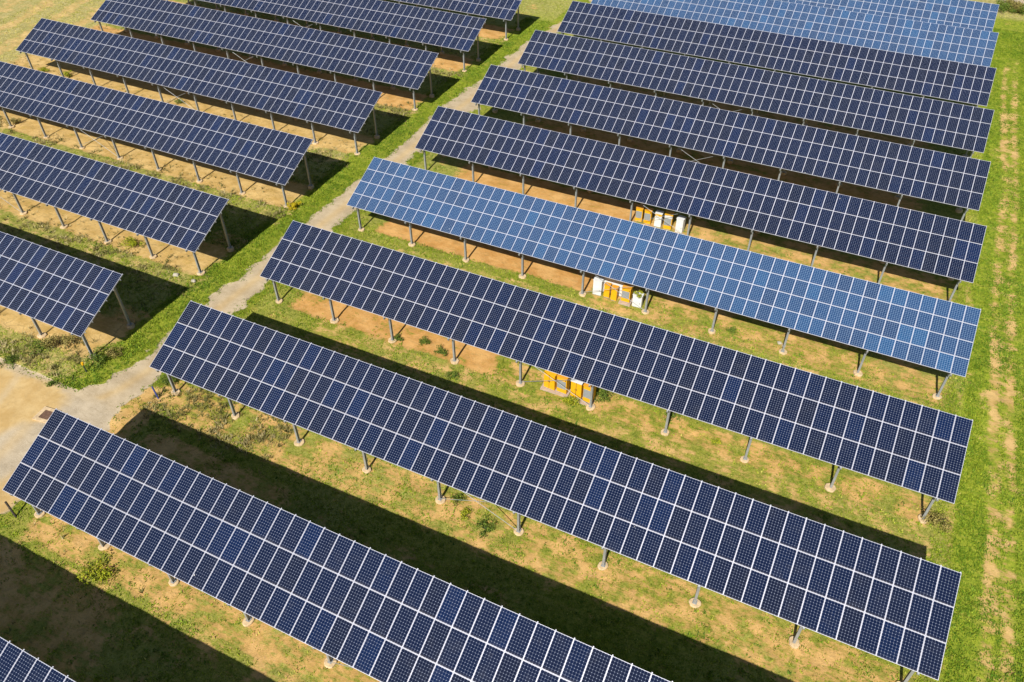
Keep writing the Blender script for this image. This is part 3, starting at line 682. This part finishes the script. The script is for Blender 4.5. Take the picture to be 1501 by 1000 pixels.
# ------------------------------------------------------------------ small things
def px(x, y, z=0.0):
    d = fwd + right*(x-750.5)/F + up*(500-y)/F
    return CAM + d*((z-CAM[2])/d[2])
def post(label, base, top, r, mat, capm=None):
    b0 = Vector((base[0], base[1], zg(*base)-0.15)); tp = Vector(top)
    o = MB().tube([b0, b0.lerp(tp, 0.5), tp], r, mat, 8)
    if capm:
        t = thing('marker_post', label, 'marker post', (base[0], base[1], 0))
        for v in range(len(o.v)): o.v[v] = (o.v[v][0]-base[0], o.v[v][1]-base[1], o.v[v][2])
        o.obj('pole', t); MB().tube([tp-Vector((base[0], base[1], 0)), tp-Vector((base[0], base[1], 0))+Vector((0, 0, 0.22))], r*1.9, capm, 8).obj('cap', t)
    else:
        for v in range(len(o.v)): o.v[v] = (o.v[v][0]-base[0], o.v[v][1]-base[1], o.v[v][2])
        t = o.obj('marker_post', None, (base[0], base[1], 0)); tag(t, label, 'marker post')
    return t
post('dark wooden stake leaning in the grass left of the nearest array', (-36.0, 4.45), (-36.45, 4.6, 1.25), 0.07, BARK)
post('slim blue stake leaning beside the path at the edge of the grass', (-35.52, 16.6), (-35.95, 16.75, 0.95), 0.065, BLUP)
post('short dark stake with yellow cap in the scrub beside the clearing', (-42.66, 16.3), (-42.95, 16.45, 0.60), 0.05, DGR, YEL)
t = thing('access_chamber', 'square concrete access chamber with rusty brown lid in the sandy clearing', 'manhole', (-41.75, 11.75, zg(-41.75, 11.75)), rot=(0, 0, 0.12))
b = MB()
for (a, c) in (((-0.75, -0.65), (0.75, -0.40)), ((-0.75, 0.40), (0.75, 0.65)), ((-0.75, -0.40), (-0.42, 0.40)), ((0.42, -0.40), (0.75, 0.40))):
    b.box((a[0], a[1], -0.2), (c[0], c[1], 0.10), CONC)
b.obj('frame', t); MB().box((-0.415, -0.395, -0.05), (0.415, 0.395, 0.075), RUST).obj('lid', t)
def rock(x, y, r, label, seed):
    g = random.Random(seed); b = MB(); n, m_ = 9, 5
    for j in range(m_+1):
        ph = math.pi*j/m_
        for i in range(n):
            th = 2*math.pi*i/n; q = r*g.uniform(0.8, 1.15)
            b.v.append((q*math.sin(ph)*math.cos(th), q*math.sin(ph)*math.sin(th)*0.8, q*0.6*math.cos(ph)))
    for j in range(m_):
        for i in range(n): b.face([j*n+i, (j+1)*n+i, (j+1)*n+(i+1) % n, j*n+(i+1) % n], ROCK)
    tag(b.obj('rock', None, (x, y, zg(x, y)+r*0.25)), label, 'rock', 'white rocks beside the posts')
p_ = px(1143, 503); rock(p_[0], p_[1], 0.22, 'larger white rock beside a front post of the bright blue array', 1)
p_ = px(1149, 507); rock(p_[0], p_[1], 0.17, 'white rock touching the concrete foot of a front post of the blue array', 2)
for i, (a, c, r, lb) in enumerate(((258, 404, 0.30, 'pale stone in the grass between the left arrays near the path'), (284, 413, 0.25, 'smaller pale stone in the grass near the tip of the array shadow'),
                                   (507, 1, 0.0, ''))):
    if r: p_ = px(a, c); rock(p_[0], p_[1], r, lb, 5+i)

SHY = leafmat('yellow_flowering_leaves', (0.20, 0.19, 0.015), (0.55, 0.42, 0.01), (0.72, 0.55, 0.02))
SHG = leafmat('green_shrub_leaves', (0.035, 0.075, 0.012), (0.10, 0.16, 0.02), (0.24, 0.28, 0.04))
SHO = leafmat('dry_shrub_leaves', (0.10, 0.085, 0.03), (0.24, 0.20, 0.05), (0.42, 0.36, 0.12))
SHYG = leafmat('lime_shrub_leaves', (0.09, 0.14, 0.01), (0.26, 0.30, 0.015), (0.52, 0.48, 0.03))
def shrub(x, y, r, h, mat, label, n=420, z=None, group='low shrubs between the rows', nm='shrub'):
    z0 = zg(x, y) if z is None else z
    t = thing(nm, label, 'shrub', (x, y, z0), group)
    s = MB()
    for k in range(7):
        a = rng.uniform(0, 2*math.pi); q = rng.uniform(0.2, 0.7)*r
        s.tube([(0, 0, -0.05), (q*0.4*math.cos(a), q*0.4*math.sin(a), h*0.4), (q*math.cos(a), q*math.sin(a), h*0.8)], [0.02, 0.014, 0.006], BARK, 5)
    s.obj('stem', t)
    n = int(n*1.7); nc = 13; ca = rng.uniform(0, 2*np.pi, nc); cr_ = rng.uniform(0, 0.95, nc)*r; cz = rng.uniform(0.25, 0.85, nc)*h
    k = rng.integers(0, nc, n); d = rng.normal(0, 1, (n, 3)); d /= np.linalg.norm(d, axis=1)[:, None]
    rad = 0.42*r*rng.random(n)**0.4
    c = np.stack([cr_[k]*np.cos(ca[k]), cr_[k]*np.sin(ca[k]), cz[k]], 1)+d*rad[:, None]*[1, 1, 0.7]
    c[:, 2] = np.clip(c[:, 2], 0.02, None)
    u = rng.normal(0, 1, (n, 3)); u /= np.linalg.norm(u, axis=1)[:, None]; v = np.cross(u, d); v /= np.linalg.norm(v, axis=1)[:, None]+1e-6
    sz = (rng.uniform(0.022, 0.05, n)*(0.6+r*0.5))[:, None]
    V = np.stack([c-u*sz-v*sz*0.5, c+u*sz-v*sz*0.5, c+u*sz*0.6+v*sz, c-u*sz*0.6+v*sz], 1).reshape(-1, 3)
    me = bulk('foliage', V, np.arange(len(V)).reshape(-1, 4), [mat], {'tone': ('POINT', np.repeat(np.clip(rng.normal(0.5, 0.25, n), 0, 1), 4))}, False)
    link('foliage', me, t); return t
def sh(a, c, r, h, mat, label, n=420): p = px(a, c); return shrub(p[0], p[1], r, h, mat, label, n)
sh(432, 306, 0.62, 0.7, SHY, 'bright yellow flowering shrub at the right front post of the third left array', 700)
sh(195, 360, 1.0, 0.6, SHYG, 'yellowish shrub against the second front post from the right of the second left array', 600)
sh(22, 182, 0.8, 0.6, SHO, 'straw coloured shrub beside a post at the left picture edge under the third left array', 500)
sh(66, 104, 0.7, 0.5, SHYG, 'lime green shrub left of a post below the fourth left array', 420)
sh(100, 112, 0.8, 0.6, SHYG, 'lime green shrub right of a post below the fourth left array', 450)
sh(265, 152, 0.6, 0.5, SHG, 'small green shrub behind the third left array near the cross braces', 380)
sh(145, 530, 0.95, 0.7, SHG, 'dark green shrub next to the yellow capped stake', 600)
sh(165, 522, 0.8, 0.6, SHO, 'dry brown shrub beside the foot of the nearest left array post', 500)
sh(92, 505, 1.1, 0.7, SHO, 'sprawling dry shrub in front of the nearest left array', 700)
sh(60, 512, 0.9, 0.5, SHG, 'leafy green shrub left of the sprawling dry one', 500)
sh(15, 530, 0.9, 0.5, SHG, 'leafy green shrub at the left picture edge above the clearing', 500)
sh(76, 563, 0.45, 0.3, SHG, 'small round green shrub alone on the edge of the clearing', 260)
sh(245, 562, 0.7, 0.5, SHG, 'green shrub between the blue stake and the first post', 420)
sh(150, 846, 1.3, 0.35, SHYG, 'yellow green shrub under the lit edge in front of the second array from the bottom', 560)
sh(236, 778, 0.45, 0.3, SHG, 'small dark green shrub in the sunny strip', 260)
sh(710, 775, 0.7, 0.45, SHG, 'green shrub between the two crossed braces of the longest array', 420)
sh(682, 757, 0.45, 0.4, SHYG, 'thin yellow green shrub left of the crossed braces', 260)
sh(670, 735, 0.45, 0.4, SHG, 'small green shrub just right of a post of the longest array', 260)
sh(665, 552, 0.55, 0.4, SHG, 'round green shrub in the orange soil before the array with yellow cabinets', 360)
sh(625, 503, 0.55, 0.4, SHG, 'green shrub on bare orange soil left of the array with yellow cabinets', 360)
sh(648, 518, 0.6, 0.4, SHG, 'second green shrub on bare orange soil', 360)
sh(582, 497, 0.5, 0.4, SHG, 'green shrub beside the third post of the array with yellow cabinets', 320)
sh(835, 590, 0.7, 0.5, SHYG, 'yellow green shrub before the yellow cabinets nearest the camera', 420)
sh(885, 585, 0.8, 0.55, SHG, 'green shrub right of the yellow cabinets nearest the camera', 500)
sh(985, 612, 0.6, 0.5, SHG, 'green shrub touching a post right of the yellow cabinets', 380)
sh(1050, 648, 0.4, 0.25, SHYG, 'low lime green tuft of shrub in the sunny strip', 220)
sh(1072, 486, 0.5, 0.3, SHG, 'single green shrub on bare soil in front of the bright blue array', 320)
sh(1370, 765, 0.9, 0.6, SHO, 'dry grey brown shrub near the last post of the array with yellow cabinets', 500)
shrub(-6.55, 42.62, 0.48, 0.55, SHYG, 'lime yellow bush growing over the top of a white cabinet', 420, z=zg(-6.5, 42.6)+1.0)
g_ = random.Random(3)
HL = ['bushy green hedge shrub behind the corner of the farthest blue array', 'brownish dry hedge shrub by the road, next to the corner one', 'tall dry hedge shrub in the middle of the clump beside the road', 'green hedge shrub second from the right edge beside the road', 'dry hedge shrub at the right picture edge beside the road']
for i, (a, c) in enumerate(((1471, 17), (1479, 15), (1486, 16), (1493, 19), (1500, 20))):
    p_ = px(a, c); shrub(p_[0], p_[1], 1.5, 1.3, (SHG, SHO, SHO, SHG, SHO)[i], HL[i], 1100, group='hedge shrubs beside the far road')
